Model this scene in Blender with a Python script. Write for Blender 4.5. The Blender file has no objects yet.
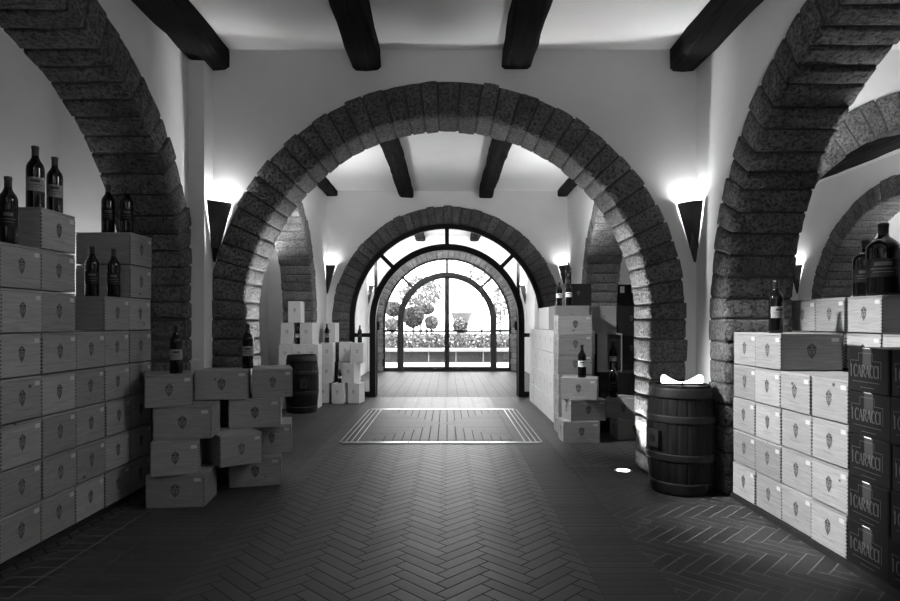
import bpy, math, random
from mathutils import Vector, noise
SC = bpy.context.scene
COL = SC.collection
R = random.Random(7)
PI = math.pi

# ------------------------------------------------------------------ helpers
class MB:
    """collects faces; build() links ONE mesh object"""
    def __init__(s): s.v = []; s.f = []; s.m = []; s.s = []; s.tone = {}
    def add(s, vs, fs, m=0, smooth=False):
        o = len(s.v); s.v += [tuple(p) for p in vs]
        for f in fs:
            s.f.append(tuple(i + o for i in f)); s.m.append(m); s.s.append(smooth)
        return o
    def box(s, x0, x1, y0, y1, z0, z1, m=0):
        vs = [(x, y, z) for z in (z0, z1) for y in (y0, y1) for x in (x0, x1)]
        s.add(vs, [(0, 2, 3, 1), (4, 5, 7, 6), (0, 1, 5, 4), (2, 6, 7, 3), (0, 4, 6, 2), (1, 3, 7, 5)], m)
    def bbox(s, x0, x1, y0, y1, z0, z1, b=.004, m=0):
        """chamfered box"""
        vs = []; idx = {}
        X = (x0, x1); Y = (y0, y1); Z = (z0, z1)
        for i in (0, 1):
            for j in (0, 1):
                for k in (0, 1):
                    sx = b if i == 0 else -b; sy = b if j == 0 else -b; sz = b if k == 0 else -b
                    idx[i, j, k, 0] = len(vs); vs.append((X[i], Y[j] + sy, Z[k] + sz))
                    idx[i, j, k, 1] = len(vs); vs.append((X[i] + sx, Y[j], Z[k] + sz))
                    idx[i, j, k, 2] = len(vs); vs.append((X[i] + sx, Y[j] + sy, Z[k]))
        fs = []
        q = [(0, 0), (1, 0), (1, 1), (0, 1)]
        for i in (0, 1):
            f = [idx[i, a, c, 0] for a, c in q]; fs.append(f if i else f[::-1])
            f = [idx[a, i, c, 1] for a, c in q]; fs.append(f[::-1] if i else f)
            f = [idx[a, c, i, 2] for a, c in q]; fs.append(f if i else f[::-1])
        for a in (0, 1):
            for c in (0, 1):
                f = (idx[0, a, c, 1], idx[1, a, c, 1], idx[1, a, c, 2], idx[0, a, c, 2]); fs.append(f if a != c else f[::-1])
                f = (idx[a, 0, c, 0], idx[a, 1, c, 0], idx[a, 1, c, 2], idx[a, 0, c, 2]); fs.append(f if a == c else f[::-1])
                f = (idx[a, c, 0, 0], idx[a, c, 1, 0], idx[a, c, 1, 1], idx[a, c, 0, 1]); fs.append(f if a != c else f[::-1])
        for i in (0, 1):
            for j in (0, 1):
                for k in (0, 1):
                    f = (idx[i, j, k, 0], idx[i, j, k, 1], idx[i, j, k, 2]); fs.append(f if (i + j + k) % 2 == 1 else f[::-1])
        s.add(vs, fs, m)
    def lathe(s, prof, seg=24, c=(0, 0, 0), m=0, smooth=True, a0=0, a1=2 * PI):
        vs = []; n = len(prof); full = abs(a1 - a0 - 2 * PI) < 1e-6
        k = seg if full else seg + 1
        for i in range(k):
            a = a0 + (a1 - a0) * i / seg
            for r, z in prof: vs.append((c[0] + r * math.cos(a), c[1] + r * math.sin(a), c[2] + z))
        fs = []
        for i in range(seg):
            i2 = (i + 1) % k
            for j in range(n - 1):
                fs.append((i * n + j, i2 * n + j, i2 * n + j + 1, i * n + j + 1))
        s.add(vs, fs, m, smooth)
    def prism(s, pts, axis, p0, p1, m=0):
        """closed 2D outline pts extruded along axis from p0 to p1"""
        n = len(pts)
        def mk(a, b, p): return {'x': (p, a, b), 'y': (a, p, b), 'z': (a, b, p)}[axis]
        vs = [mk(a, b, p0) for a, b in pts] + [mk(a, b, p1) for a, b in pts]
        fs = [tuple(range(n))[::-1], tuple(range(n, 2 * n))] + [(i, (i + 1) % n, n + (i + 1) % n, n + i) for i in range(n)]
        s.add(vs, fs, m)
    def arcbar(s, R0, R1, a0, a1, w0, w1, c, axis='x', seg=32, m=0):
        """bar bent to an arc in the (u,z) plane; thickness w along the other axis"""
        vs = []; fs = []
        for i in range(seg + 1):
            a = a0 + (a1 - a0) * i / seg
            for r, w in ((R0, w0), (R1, w0), (R1, w1), (R0, w1)):
                u = c[0] + r * math.cos(a); z = c[1] + r * math.sin(a)
                vs.append((u, w, z) if axis == 'x' else (w, u, z))
        for i in range(seg):
            for j in range(4): fs.append((i * 4 + j, i * 4 + (j + 1) % 4, i * 4 + 4 + (j + 1) % 4, i * 4 + 4 + j))
        fs += [(0, 1, 2, 3), tuple(seg * 4 + j for j in (3, 2, 1, 0))]
        s.add(vs, fs, m)
    def build(s, name, mats, parent=None, loc=(0, 0, 0), fixn=True):
        me = bpy.data.meshes.new(name)
        me.from_pydata(s.v, [], s.f)
        if not isinstance(mats, (list, tuple)): mats = [mats]
        for mt in mats: me.materials.append(mt)
        me.polygons.foreach_set('material_index', s.m)
        me.polygons.foreach_set('use_smooth', s.s)
        if s.tone:
            at = me.attributes.new('tone', 'FLOAT', 'POINT')
            vals = [.5] * len(s.v)
            for (a, b), t in s.tone.items():
                for i in range(a, b): vals[i] = t
            at.data.foreach_set('value', vals)
        me.update()
        if fixn:
            import bmesh
            bm = bmesh.new(); bm.from_mesh(me); bmesh.ops.recalc_face_normals(bm, faces=bm.faces[:]); bm.to_mesh(me); bm.free()
        o = bpy.data.objects.new(name, me); COL.objects.link(o)
        o.location = loc
        if parent: o.parent = parent
        return o

def tag(o, label, cat, group=None, kind=None):
    o['label'] = label; o['category'] = cat
    if group: o['group'] = group
    if kind: o['kind'] = kind
    return o
def struct(o): o['kind'] = 'structure'; return o
def thing(name, label, cat, loc=(0, 0, 0), rz=0, group=None):
    o = bpy.data.objects.new(name, None); COL.objects.link(o)
    o.location = loc; o.rotation_euler = (0, 0, rz); o.empty_display_size = .1
    return tag(o, label, cat, group)
def dup(root, loc, rz=0, label=None, group=None, scale=None):
    r = root.copy(); COL.objects.link(r); r.location = loc; r.rotation_euler = (0, 0, rz)
    if label: r['label'] = label
    if group: r['group'] = group
    if scale: r.scale = scale
    for ch in KIDS[root.name]:
        c = ch.copy(); COL.objects.link(c); c.parent = r
        for g in KIDS.get(ch.name, []):
            d = g.copy(); COL.objects.link(d); d.parent = c
    return r
KIDS = {}
def reg(root):
    KIDS[root.name] = list(root.children)
    for c in root.children: KIDS[c.name] = list(c.children)
class Proto:
    """first use moves the prototype itself, later uses copy it"""
    def __init__(s, root): s.root = root; s.used = False; reg(root)
    def put(s, loc, rz, label, group=None, scale=None):
        if not s.used:
            s.used = True; o = s.root; o.location = loc; o.rotation_euler = (0, 0, rz); o['label'] = label
            if group: o['group'] = group
            if scale: o.scale = scale
            return o
        o = dup(s.root, loc, rz, label, group, scale or (1, 1, 1))
        if not group and 'group' in o: del o['group']
        return o

# ------------------------------------------------------------------ materials (black and white photograph: greys)
def new_mat(name, rough=.6, spec=.5):
    m = bpy.data.materials.new(name); m.use_nodes = True
    nt = m.node_tree; b = nt.nodes['Principled BSDF']
    b.inputs['Roughness'].default_value = rough
    b.inputs['Specular IOR Level'].default_value = spec
    return m, nt, b
def g(v): return (v, v, v, 1)
def N(nt, t, **kw):
    n = nt.nodes.new(t)
    for k, v in kw.items(): setattr(n, k, v)
    return n
def math_(nt, op, a, b=None, c=None):
    n = N(nt, 'ShaderNodeMath', operation=op)
    for i, x in enumerate((a, b, c)):
        if x is None: continue
        if isinstance(x, (int, float)): n.inputs[i].default_value = x
        else: nt.links.new(x, n.inputs[i])
    return n.outputs[0]
def ramp(nt, fac, stops):
    n = N(nt, 'ShaderNodeValToRGB'); cr = n.color_ramp
    while len(cr.elements) > 1: cr.elements.remove(cr.elements[-1])
    cr.elements[0].position = stops[0][0]; cr.elements[0].color = g(stops[0][1])
    for p, v in stops[1:]:
        e = cr.elements.new(p); e.color = g(v)
    nt.links.new(fac, n.inputs[0]); return n.outputs[0]
def noise_tex(nt, vec, scale, detail=4, rough=.5, dist=0):
    n = N(nt, 'ShaderNodeTexNoise'); n.inputs['Scale'].default_value = scale
    n.inputs['Detail'].default_value = detail; n.inputs['Roughness'].default_value = rough; n.inputs['Distortion'].default_value = dist
    if vec is not None: nt.links.new(vec, n.inputs['Vector'])
    return n.outputs['Fac']
def mapping(nt, vec, scale=(1, 1, 1), loc=(0, 0, 0)):
    n = N(nt, 'ShaderNodeMapping'); n.inputs['Scale'].default_value = scale; n.inputs['Location'].default_value = loc
    nt.links.new(vec, n.inputs['Vector']); return n.outputs[0]
def coord(nt, which='Object'): return N(nt, 'ShaderNodeTexCoord').outputs[which]
def bump(nt, b, h, strength=.3, dist=.01):
    n = N(nt, 'ShaderNodeBump'); n.inputs['Strength'].default_value = strength; n.inputs['Distance'].default_value = dist
    nt.links.new(h, n.inputs['Height']); nt.links.new(n.outputs[0], b.inputs['Normal'])
def simple(name, v, rough=.6, spec=.5, metal=0):
    m, nt, b = new_mat(name, rough, spec)
    b.inputs['Base Color'].default_value = g(v); b.inputs['Metallic'].default_value = metal
    return m
def speckled(name, lo, hi, scale=6, rough=.7, bs=.1, bd=.004, spec=.3):
    m, nt, b = new_mat(name, rough, spec)
    c = coord(nt); f = noise_tex(nt, c, scale, 6, .6)
    nt.links.new(ramp(nt, f, [(.3, lo), (.7, hi)]), b.inputs['Base Color'])
    bump(nt, b, noise_tex(nt, c, scale * 6, 4), bs, bd); return m

M = {}
M['plaster'] = speckled('white_plaster', .74, .80, 2.5, .85, .08, .004, .2)
M['ceiling'] = speckled('ceiling_plaster', .76, .81, 2, .9, .05, .004, .2)

def stone_mat():
    m, nt, b = new_mat('tuff_stone', .9, .15)
    c = coord(nt)
    at = N(nt, 'ShaderNodeAttribute'); at.attribute_name = 'tone'
    f1 = noise_tex(nt, c, 9, 6, .65); f2 = noise_tex(nt, c, 55, 5, .6)
    pits = ramp(nt, f2, [(.36, 0.45), (.5, 1.0), (.75, 1.4)])
    base = ramp(nt, f1, [(.3, .10), (.7, .165)])
    mx = N(nt, 'ShaderNodeMix', data_type='RGBA', blend_type='MULTIPLY'); mx.inputs[0].default_value = 1
    nt.links.new(base, mx.inputs[6]); nt.links.new(pits, mx.inputs[7])
    mx2 = N(nt, 'ShaderNodeMix', data_type='RGBA', blend_type='MULTIPLY'); mx2.inputs[0].default_value = 1
    tn = math_(nt, 'MULTIPLY_ADD', at.outputs['Fac'], .7, .65)
    nt.links.new(mx.outputs[2], mx2.inputs[6]); nt.links.new(tn, mx2.inputs[7])
    nt.links.new(mx2.outputs[2], b.inputs['Base Color'])
    hh = math_(nt, 'ADD', math_(nt, 'MULTIPLY', f1, .8), ramp(nt, f2, [(.33, 0), (.5, .6), (.8, 1)]))
    bump(nt, b, hh, 1.0, .012); return m
M['stone'] = stone_mat()
M['mortar'] = speckled('dark_mortar', .05, .09, 20, .95, .4, .006, .1)

def beam_mat():
    m, nt, b = new_mat('dark_hewn_wood', .85, .06)
    c = mapping(nt, coord(nt), (9, .7, 9))
    f = noise_tex(nt, c, 3, 7, .65, .6)
    nt.links.new(ramp(nt, f, [(.3, .004), (.55, .013), (.75, .034)]), b.inputs['Base Color'])
    bump(nt, b, f, .8, .02); return m
M['beam'] = beam_mat()

def pine_mat(name, lo, hi, rnd=.35):
    m, nt, b = new_mat(name, .62, .3)
    oi = N(nt, 'ShaderNodeObjectInfo')
    off = N(nt, 'ShaderNodeCombineXYZ')
    nt.links.new(math_(nt, 'MULTIPLY', oi.outputs['Random'], 37.0), off.inputs[0])
    nt.links.new(math_(nt, 'MULTIPLY', oi.outputs['Random'], 91.0), off.inputs[1])
    nt.links.new(math_(nt, 'MULTIPLY', oi.outputs['Random'], 53.0), off.inputs[2])
    va = N(nt, 'ShaderNodeVectorMath', operation='ADD'); nt.links.new(coord(nt), va.inputs[0]); nt.links.new(off.outputs[0], va.inputs[1])
    gr = noise_tex(nt, mapping(nt, va.outputs[0], (1.6, 1.6, 26)), 4, 5, .6, .8)
    col = ramp(nt, gr, [(.28, lo), (.5, (lo + hi) / 2), (.72, hi)])
    kn = N(nt, 'ShaderNodeTexVoronoi'); kn.inputs['Scale'].default_value = 6.5
    nt.links.new(mapping(nt, va.outputs[0], (1, 1, 1.3)), kn.inputs['Vector'])
    knf = ramp(nt, kn.outputs['Distance'], [(.05, .22), (.085, 1.0)])
    mx = N(nt, 'ShaderNodeMix', data_type='RGBA', blend_type='MULTIPLY'); mx.inputs[0].default_value = 1
    nt.links.new(col, mx.inputs[6]); nt.links.new(knf, mx.inputs[7])
    mx2 = N(nt, 'ShaderNodeMix', data_type='RGBA', blend_type='MULTIPLY'); mx2.inputs[0].default_value = 1
    r2 = math_(nt, 'FRACT', math_(nt, 'MULTIPLY', oi.outputs['Random'], 7.31))
    nt.links.new(mx.outputs[2], mx2.inputs[6]); nt.links.new(math_(nt, 'MULTIPLY_ADD', r2, rnd, 1 - rnd), mx2.inputs[7])
    nt.links.new(mx2.outputs[2], b.inputs['Base Color'])
    bump(nt, b, gr, .15, .003); return m
M['pine'] = pine_mat('pale_pine', .25, .39)
M['pine_dark'] = simple('finger_joint_wood', .10, .8, .2)  # dark ticks of the crates' finger joints
M['print'] = simple('branded_print', .045, .7, .2)
M['print_soft'] = simple('faded_print', .17, .7, .2)
M['sticker'] = simple('paper_sticker', .5, .6, .3)
M['card'] = speckled('white_cardboard', .62, .70, 3, .75, .05, .003, .25)
M['card_grey'] = speckled('grey_cardboard', .17, .21, 3, .7, .05, .003, .25)
M['card_dark'] = speckled('black_cardboard', .008, .012, 3, .6, .05, .003, .12)
M['tape'] = simple('clear_tape', .06, .15, .6)
M['silver_print'] = simple('silver_print', .07, .45, .5)
M['bottle'] = simple('dark_bottle_glass', .004, .08, .4)
M['capsule'] = simple('dark_foil_capsule', .02, .3, .6)
M['label'] = simple('paper_label', .22, .6, .3)
M['label_dark'] = simple('dark_label', .012, .6, .15)
M['label_white'] = simple('white_label', .75, .6, .3)
M['metal'] = simple('dark_painted_steel', .008, .5, .15)
M['steel'] = simple('brushed_steel_strip', .75, .28, .5, 1)
M['sconce'] = simple('dark_bronze_sconce', .05, .45, .5, .6)
M['white_gloss'] = simple('white_porcelain', .8, .3, .5)
def emit(name, v, s):
    m = bpy.data.materials.new(name); m.use_nodes = True; nt = m.node_tree
    nt.nodes.remove(nt.nodes['Principled BSDF'])
    e = N(nt, 'ShaderNodeEmission'); e.inputs[0].default_value = g(v); e.inputs[1].default_value = s
    nt.links.new(e.outputs[0], nt.nodes['Material Output'].inputs[0]); return m
M['bulb'] = emit('glowing_bulb', 1, 25)
M['glow_shell'] = emit('glowing_glass_shell', 1, 3)
def glass_mat():
    m = bpy.data.materials.new('clear_pane'); m.use_nodes = True; nt = m.node_tree
    nt.nodes.remove(nt.nodes['Principled BSDF'])
    t = N(nt, 'ShaderNodeBsdfTransparent'); t.inputs[0].default_value = g(.94)
    gl = N(nt, 'ShaderNodeBsdfGlossy'); gl.inputs['Roughness'].default_value = .02
    fr = N(nt, 'ShaderNodeFresnel'); fr.inputs[0].default_value = 1.45
    mx = N(nt, 'ShaderNodeMixShader')
    nt.links.new(math_(nt, 'MULTIPLY', fr.outputs[0], .8), mx.inputs[0]); nt.links.new(t.outputs[0], mx.inputs[1]); nt.links.new(gl.outputs[0], mx.inputs[2])
    nt.links.new(mx.outputs[0], nt.nodes['Material Output'].inputs[0]); return m
M['glass'] = glass_mat()
def barrel_mat():
    m, nt, b = new_mat('old_oak_stave', .65, .12)
    c = coord(nt)
    f = noise_tex(nt, mapping(nt, c, (14, 14, 1.2)), 3, 6, .6, .4)
    nt.links.new(ramp(nt, f, [(.3, .004), (.7, .014)]), b.inputs['Base Color'])
    bump(nt, b, f, .5, .008); return m
M['stave'] = barrel_mat()
M['hoop'] = speckled('worn_iron_hoop', .008, .018, 12, .55, .3, .004, .2)
M['plinth'] = speckled('dark_board', .010, .022, 14, .7, .2, .004, .3)
M['leaf'] = speckled('leaf', .08, .17, 14, .6, .1, .003, .3)
M['leaf_dark'] = speckled('dark_leaf', .03, .075, 14, .6, .1, .003, .3)
M['bark'] = speckled('bark', .08, .16, 18, .9, .5, .01, .1)
M['terrace'] = speckled('pale_gravel', .25, .32, 12, .9, .2, .01, .2)
M['planter'] = speckled('dark_planter_panel', .012, .025, 6, .7, .1, .004, .3)
M['ledge'] = speckled('pale_stone_ledge', .16, .22, 8, .8, .1, .004, .2)
M['urn'] = speckled('weathered_urn', .10, .15, 9, .8, .2, .004, .2)

BW = .0675; BN = 4
def herring(name, lo, hi, joint, rot=False, rough=.42, jw=.055):
    m, nt, b = new_mat(name, rough, .3)
    sx = N(nt, 'ShaderNodeSeparateXYZ'); nt.links.new(coord(nt), sx.inputs[0])
    X, Y = (sx.outputs[1], sx.outputs[0]) if rot else (sx.outputs[0], sx.outputs[1])
    k = 1 / (math.sqrt(2) * BW)
    u = math_(nt, 'MULTIPLY', math_(nt, 'ADD', X, Y), k); v = math_(nt, 'MULTIPLY', math_(nt, 'SUBTRACT', Y, X), k)
    u = math_(nt, 'ADD', u, 800.0); v = math_(nt, 'ADD', v, 800.0)
    i = math_(nt, 'FLOOR', u); j = math_(nt, 'FLOOR', v); fu = math_(nt, 'FRACT', u); fv = math_(nt, 'FRACT', v)
    mm = math_(nt, 'FLOORED_MODULO', math_(nt, 'SUBTRACT', i, j), 2 * BN)
    isv = math_(nt, 'GREATER_THAN', mm, BN - .5); ish = math_(nt, 'SUBTRACT', 1.0, isv)
    al_h = math_(nt, 'ADD', mm, fu); al_v = math_(nt, 'ADD', math_(nt, 'SUBTRACT', 2 * BN - 1.0, mm), fv)
    def sel(a, c): return math_(nt, 'ADD', math_(nt, 'MULTIPLY', ish, a), math_(nt, 'MULTIPLY', isv, c))
    al = sel(al_h, al_v); ac = sel(fv, fu)
    dA = math_(nt, 'MINIMUM', al, math_(nt, 'SUBTRACT', float(BN), al))
    dC = math_(nt, 'MINIMUM', ac, math_(nt, 'SUBTRACT', 1.0, ac))
    d = math_(nt, 'MINIMUM', dA, dC)
    idx = sel(math_(nt, 'SUBTRACT', i, mm), i)
    idy = sel(j, math_(nt, 'SUBTRACT', j, math_(nt, 'SUBTRACT', 2 * BN - 1.0, mm)))
    cv = N(nt, 'ShaderNodeCombineXYZ'); nt.links.new(idx, cv.inputs[0]); nt.links.new(idy, cv.inputs[1]); nt.links.new(isv, cv.inputs[2])
    wn = N(nt, 'ShaderNodeTexWhiteNoise'); nt.links.new(cv.outputs[0], wn.inputs['Vector'])
    fine = noise_tex(nt, coord(nt), 30, 5, .6)
    return finish_brick(m, nt, b, d, wn.outputs[0], fine, lo, hi, joint, jw, rough)
def finish_brick(m, nt, b, d, rnd, fine, lo, hi, joint, jw, rough):
    tone = math_(nt, 'MULTIPLY_ADD', rnd, hi - lo, lo)
    tone = math_(nt, 'MULTIPLY', tone, math_(nt, 'MULTIPLY_ADD', fine, .7, .65))
    mask = ramp(nt, d, [(jw * .55, 0.0), (jw * 1.25, 1.0)])
    mx = N(nt, 'ShaderNodeMix', data_type='RGBA'); nt.links.new(mask, mx.inputs[0]); mx.inputs[6].default_value = g(joint); nt.links.new(tone, mx.inputs[7])
    nt.links.new(mx.outputs[2], b.inputs['Base Color'])
    rr = math_(nt, 'MULTIPLY_ADD', mask, -(.8 - rough), .8)
    rr = math_(nt, 'ADD', rr, math_(nt, 'MULTIPLY_ADD', fine, .24, -.12))
    nt.links.new(rr, b.inputs['Roughness'])
    h = math_(nt, 'ADD', ramp(nt, d, [(0, 0), (jw * 2.2, 1)]), math_(nt, 'MULTIPLY', fine, .25))
    h = math_(nt, 'ADD', h, math_(nt, 'MULTIPLY', rnd, .35))
    bump(nt, b, h, .22, .004)
    return m
def straight(name, lo, hi, joint, rot=False, bl=.31, bw=BW, off=0., rough=.42, jw=.055):
    """courses of bricks, long side along x (along y when rot)"""
    m, nt, b = new_mat(name, rough, .3)
    sx = N(nt, 'ShaderNodeSeparateXYZ'); nt.links.new(coord(nt), sx.inputs[0])
    X, Y = (sx.outputs[1], sx.outputs[0]) if rot else (sx.outputs[0], sx.outputs[1])
    v = math_(nt, 'ADD', math_(nt, 'MULTIPLY', Y, 1 / bw), 900.0); j = math_(nt, 'FLOOR', v)
    sh = math_(nt, 'MULTIPLY', math_(nt, 'FLOORED_MODULO', j, 2.0), off)
    u = math_(nt, 'ADD', math_(nt, 'ADD', math_(nt, 'MULTIPLY', X, 1 / bl), 900.0 - (.63 / bl) % 1), sh); i = math_(nt, 'FLOOR', u)
    fu = math_(nt, 'FRACT', u); fv = math_(nt, 'FRACT', v)
    q = bl / bw
    dA = math_(nt, 'MULTIPLY', math_(nt, 'MINIMUM', fu, math_(nt, 'SUBTRACT', 1.0, fu)), q)
    dC = math_(nt, 'MINIMUM', fv, math_(nt, 'SUBTRACT', 1.0, fv))
    d = math_(nt, 'MINIMUM', dA, dC)
    cv = N(nt, 'ShaderNodeCombineXYZ'); nt.links.new(i, cv.inputs[0]); nt.links.new(j, cv.inputs[1])
    wn = N(nt, 'ShaderNodeTexWhiteNoise'); nt.links.new(cv.outputs[0], wn.inputs['Vector'])
    fine = noise_tex(nt, coord(nt), 30, 5, .6)
    return finish_brick(m, nt, b, d, wn.outputs[0], fine, lo, hi, joint, jw, rough)
FLO, FHI = .030, .052
M['floor_h'] = herring('herringbone_brick', FLO, FHI, .008, rough=.43)
M['floor_h2'] = herring('herringbone_brick_pale_joint', FLO * .8, FHI * .8, .14, True, .5, .045)
M['floor_s'] = straight('straight_brick_course', FLO * .85, FHI * .85, .03, False, .31, BW, 0, .5, .04)
M['floor_far'] = straight('long_brick_paving', FLO * 1.1, FHI * .8, .03, True, .42, .16, .5, .55, .02)
M['floor_bord'] = straight('border_tile', FLO * .6, FHI * .6, .12, False, .34, .1, 0, .55, .05)
M['inlay_y'] = straight('inlay_brick_lengthwise', FLO, FHI, .02, True, 5, .085, 0, .5, .06)
M['inlay_x'] = straight('inlay_brick_crosswise', FLO, FHI, .04, False, 5, .085, 0, .5, .04)

M['floor_far'].node_tree.nodes['Principled BSDF'].inputs['Specular IOR Level'].default_value = .15
# ------------------------------------------------------------------ the setting
CEIL = 3.06
XR = 1.785; TH = .39           # nave wall face and thickness
D1, D2, D3 = 4.3, 8.9, 13.6; DT = .33
H0 = 1.126; RI, RO = 1.45, 1.71
YB = -3.2
XA = 5.2                       # far wall of the right aisle
SIDE_L1 = (2.625, 1.44, 1.665); SIDE_R1 = (2.37, 1.44, 1.68); SIDE_L2 = (6.5, 1.44, 1.68); SIDE_R2 = (6.3, 1.44, 1.68)
AISLE_D1 = (3.72, 1.45, 1.70); AISLE_X = (6.9, 1.44, 1.69)

def wall_run(mb, axis, p0, p1, a0, a1, holes, z1=CEIL, z0=0):
    def bx(u0, u1, zz0, zz1):
        if axis == 'x': mb.box(u0, u1, p0, p1, zz0, zz1)
        else: mb.box(p0, p1, u0, u1, zz0, zz1)
    cur = a0
    for c, r, h in sorted(holes):
        if c - r > cur: bx(cur, c - r, z0, z1)
        n = 40
        vs = []; fs = []
        us = [c - r * math.cos(PI * i / n) for i in range(n + 1)]; zs = [h + r * math.sin(PI * i / n) for i in range(n + 1)]
        us = [min(max(u, a0), a1) for u in us]
        for u, z in zip(us, zs):
            for p in (p0, p1):
                for zz in (z, z1): vs.append((u, p, zz) if axis == 'x' else (p, u, zz))
        for i in range(n):
            a = i * 4; b = a + 4
            fs += [(a, a + 1, b + 1, b), (a + 2, b + 2, b + 3, a + 3), (a, b, b + 2, a + 2), (a + 1, a + 3, b + 3, b + 1)]
        mb.add(vs, fs)
        cur = c + r
    if cur < a1: bx(cur, a1, z0, z1)

def hole(t): return (t[0], t[2] - .035, H0)
VW = (11.3, .95, 1.2)
mb = MB(); wall_run(mb, 'y', -XR - TH + .02, -XR, YB, D3, [hole(SIDE_L1), hole(SIDE_L2), VW])
struct(mb.build('wall_left', M['plaster']))
mb = MB(); wall_run(mb, 'y', XR, XR + TH, YB, D3, [hole(SIDE_R1), hole(SIDE_R2), VW])
struct(mb.build('wall_right', M['plaster']))
mb = MB(); wall_run(mb, 'x', D1, D1 + DT, -XR, XR, [(0, RO - .035, H0)]); struct(mb.build('wall_front', M['plaster']))
mb = MB(); wall_run(mb, 'x', D1, D1 + DT, XR + TH, 7.2, [hole(AISLE_D1)]); struct(mb.build('wall_aisle_right', M['plaster']))
mb = MB(); mb.box(-2.8, -XR - TH + .02, D1, D1 + DT, 0, CEIL); struct(mb.build('wall_aisle_left', M['plaster']))
mb = MB(); wall_run(mb, 'x', D2, D2 + DT, -XR, XR, [(0, RO - .035, H0)]); struct(mb.build('wall_middle', M['plaster']))
mb = MB(); mb.box(XR + TH, 7.2, D2, D2 + DT, 0, CEIL); struct(mb.build('wall_aisle_right_far', M['plaster']))
mb = MB(); mb.box(-2.65, -XR - TH + .02, D2, D2 + DT, 0, CEIL); struct(mb.build('wall_aisle_left_far', M['plaster']))
mb = MB(); wall_run(mb, 'x', D3, D3 + DT, -XR - TH, XR + TH, [(0, RO - .035, H0)], CEIL + .25); struct(mb.build('wall_back', M['plaster']))
mb = MB(); mb.box(-3.0, -2.8, YB, D1 + DT, 0, CEIL); mb.box(-2.85, -2.65, D1 + DT, D2 + DT, 0, CEIL); struct(mb.build('wall_outer_left', M['plaster']))
mb = MB(); wall_run(mb, 'y', XA, XA + .38, D1 + DT, D2, [hole(AISLE_X)]); mb.box(XA, XA + .2, YB, D1, 0, CEIL); struct(mb.build('wall_outer_right', M['plaster']))
mb = MB(); mb.box(7.2, 7.4, YB, D2 + DT, 0, CEIL); struct(mb.build('wall_far_right', M['plaster']))
mb = MB(); mb.box(-3, 7.4, YB - .2, YB, 0, CEIL); struct(mb.build('wall_rear', M['plinth']))
mb = MB(); mb.box(-3, 7.4, YB - .2, D3 + DT, CEIL, CEIL + .25); struct(mb.build('ceiling', M['ceiling']))
mb = MB(); mb.box(-XR, -1.675, 4.14, D1, 0, CEIL - .1); struct(mb.build('trim_1', M['plaster']))

# floor: one slab, zones by material
fm = [M['floor_h'], M['floor_h2'], M['floor_s'], M['floor_far'], M['floor_bord']]
mb = MB()
IX0, IX1, IY0, IY1 = -.985, .875, 5.5, 7.62
def quad(x0, x1, y0, y1, m, z=0): mb.add([(x0, y0, z), (x1, y0, z), (x1, y1, z), (x0, y1, z)], [(0, 1, 2, 3)], m)
ya, yb = YB - .2, D2
quad(-3, -1.88, ya, yb, 0); quad(-1.88, -1.71, ya, yb, 4); quad(-1.71, -1.45, ya, yb, 2); quad(-1.45, -1.12, ya, yb, 2)
quad(-1.12, .63, ya, yb, 0); quad(.63, .94, ya, yb, 2); quad(.94, 7.4, ya, D1 - .05, 1); quad(.94, 1.45, D1 - .05, D1 + .28, 4); quad(1.45, 7.4, D1 - .05, D1 + .28, 1)
quad(.94, 7.4, D1 + .28, yb, 0)
quad(-3, 7.4, D2, D3 + .2, 3)
struct(mb.build('floor', fm))

# metal-edged brick inlay in the floor
mb = MB(); t = .004
cx, cy = (IX0 + IX1) / 2, (IY0 + IY1) / 2
sx0, sx1 = IX0 + .16, IX1 - .16
mb.add([(sx0, IY0, t), (sx1, IY0, t), (cx, cy, t), (sx1, IY1, t), (sx0, IY1, t)], [(0, 1, 2), (2, 3, 4)], 0)
mb.add([(sx0, IY0, t), (cx, cy, t), (sx0, IY1, t), (sx1, IY0, t), (sx1, IY1, t)], [(0, 1, 2), (3, 4, 1)], 1)
mb.add([(IX0, IY0, t), (sx0, IY0, t), (sx0, IY1, t), (IX0, IY1, t), (sx1, IY0, t), (IX1, IY0, t), (IX1, IY1, t), (sx1, IY1, t)], [(0, 1, 2, 3), (4, 5, 6, 7)], 2)
struct(mb.build('trim_2', [M['inlay_y'], M['inlay_x'], M['floor_s']], fixn=False))
mb = MB()
for y in (IY0, IY1):
    for a, b_ in ((IX0 + .02, -.36), (-.35, cx - .02), (cx - .012, cx + .02), (cx + .028, .38), (.39, IX1 - .02)):
        mb.box(a, b_, y - .028, y + .028, 0, .008)
for x in (IX0, IX0 + .05, IX0 + .1, IX0 + .155, IX1 - .155, IX1 - .1, IX1 - .05, IX1): mb.box(x - .0045, x + .0045, IY0, IY1, 0, .006)
struct(mb.build('trim_3', M['steel']))

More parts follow.
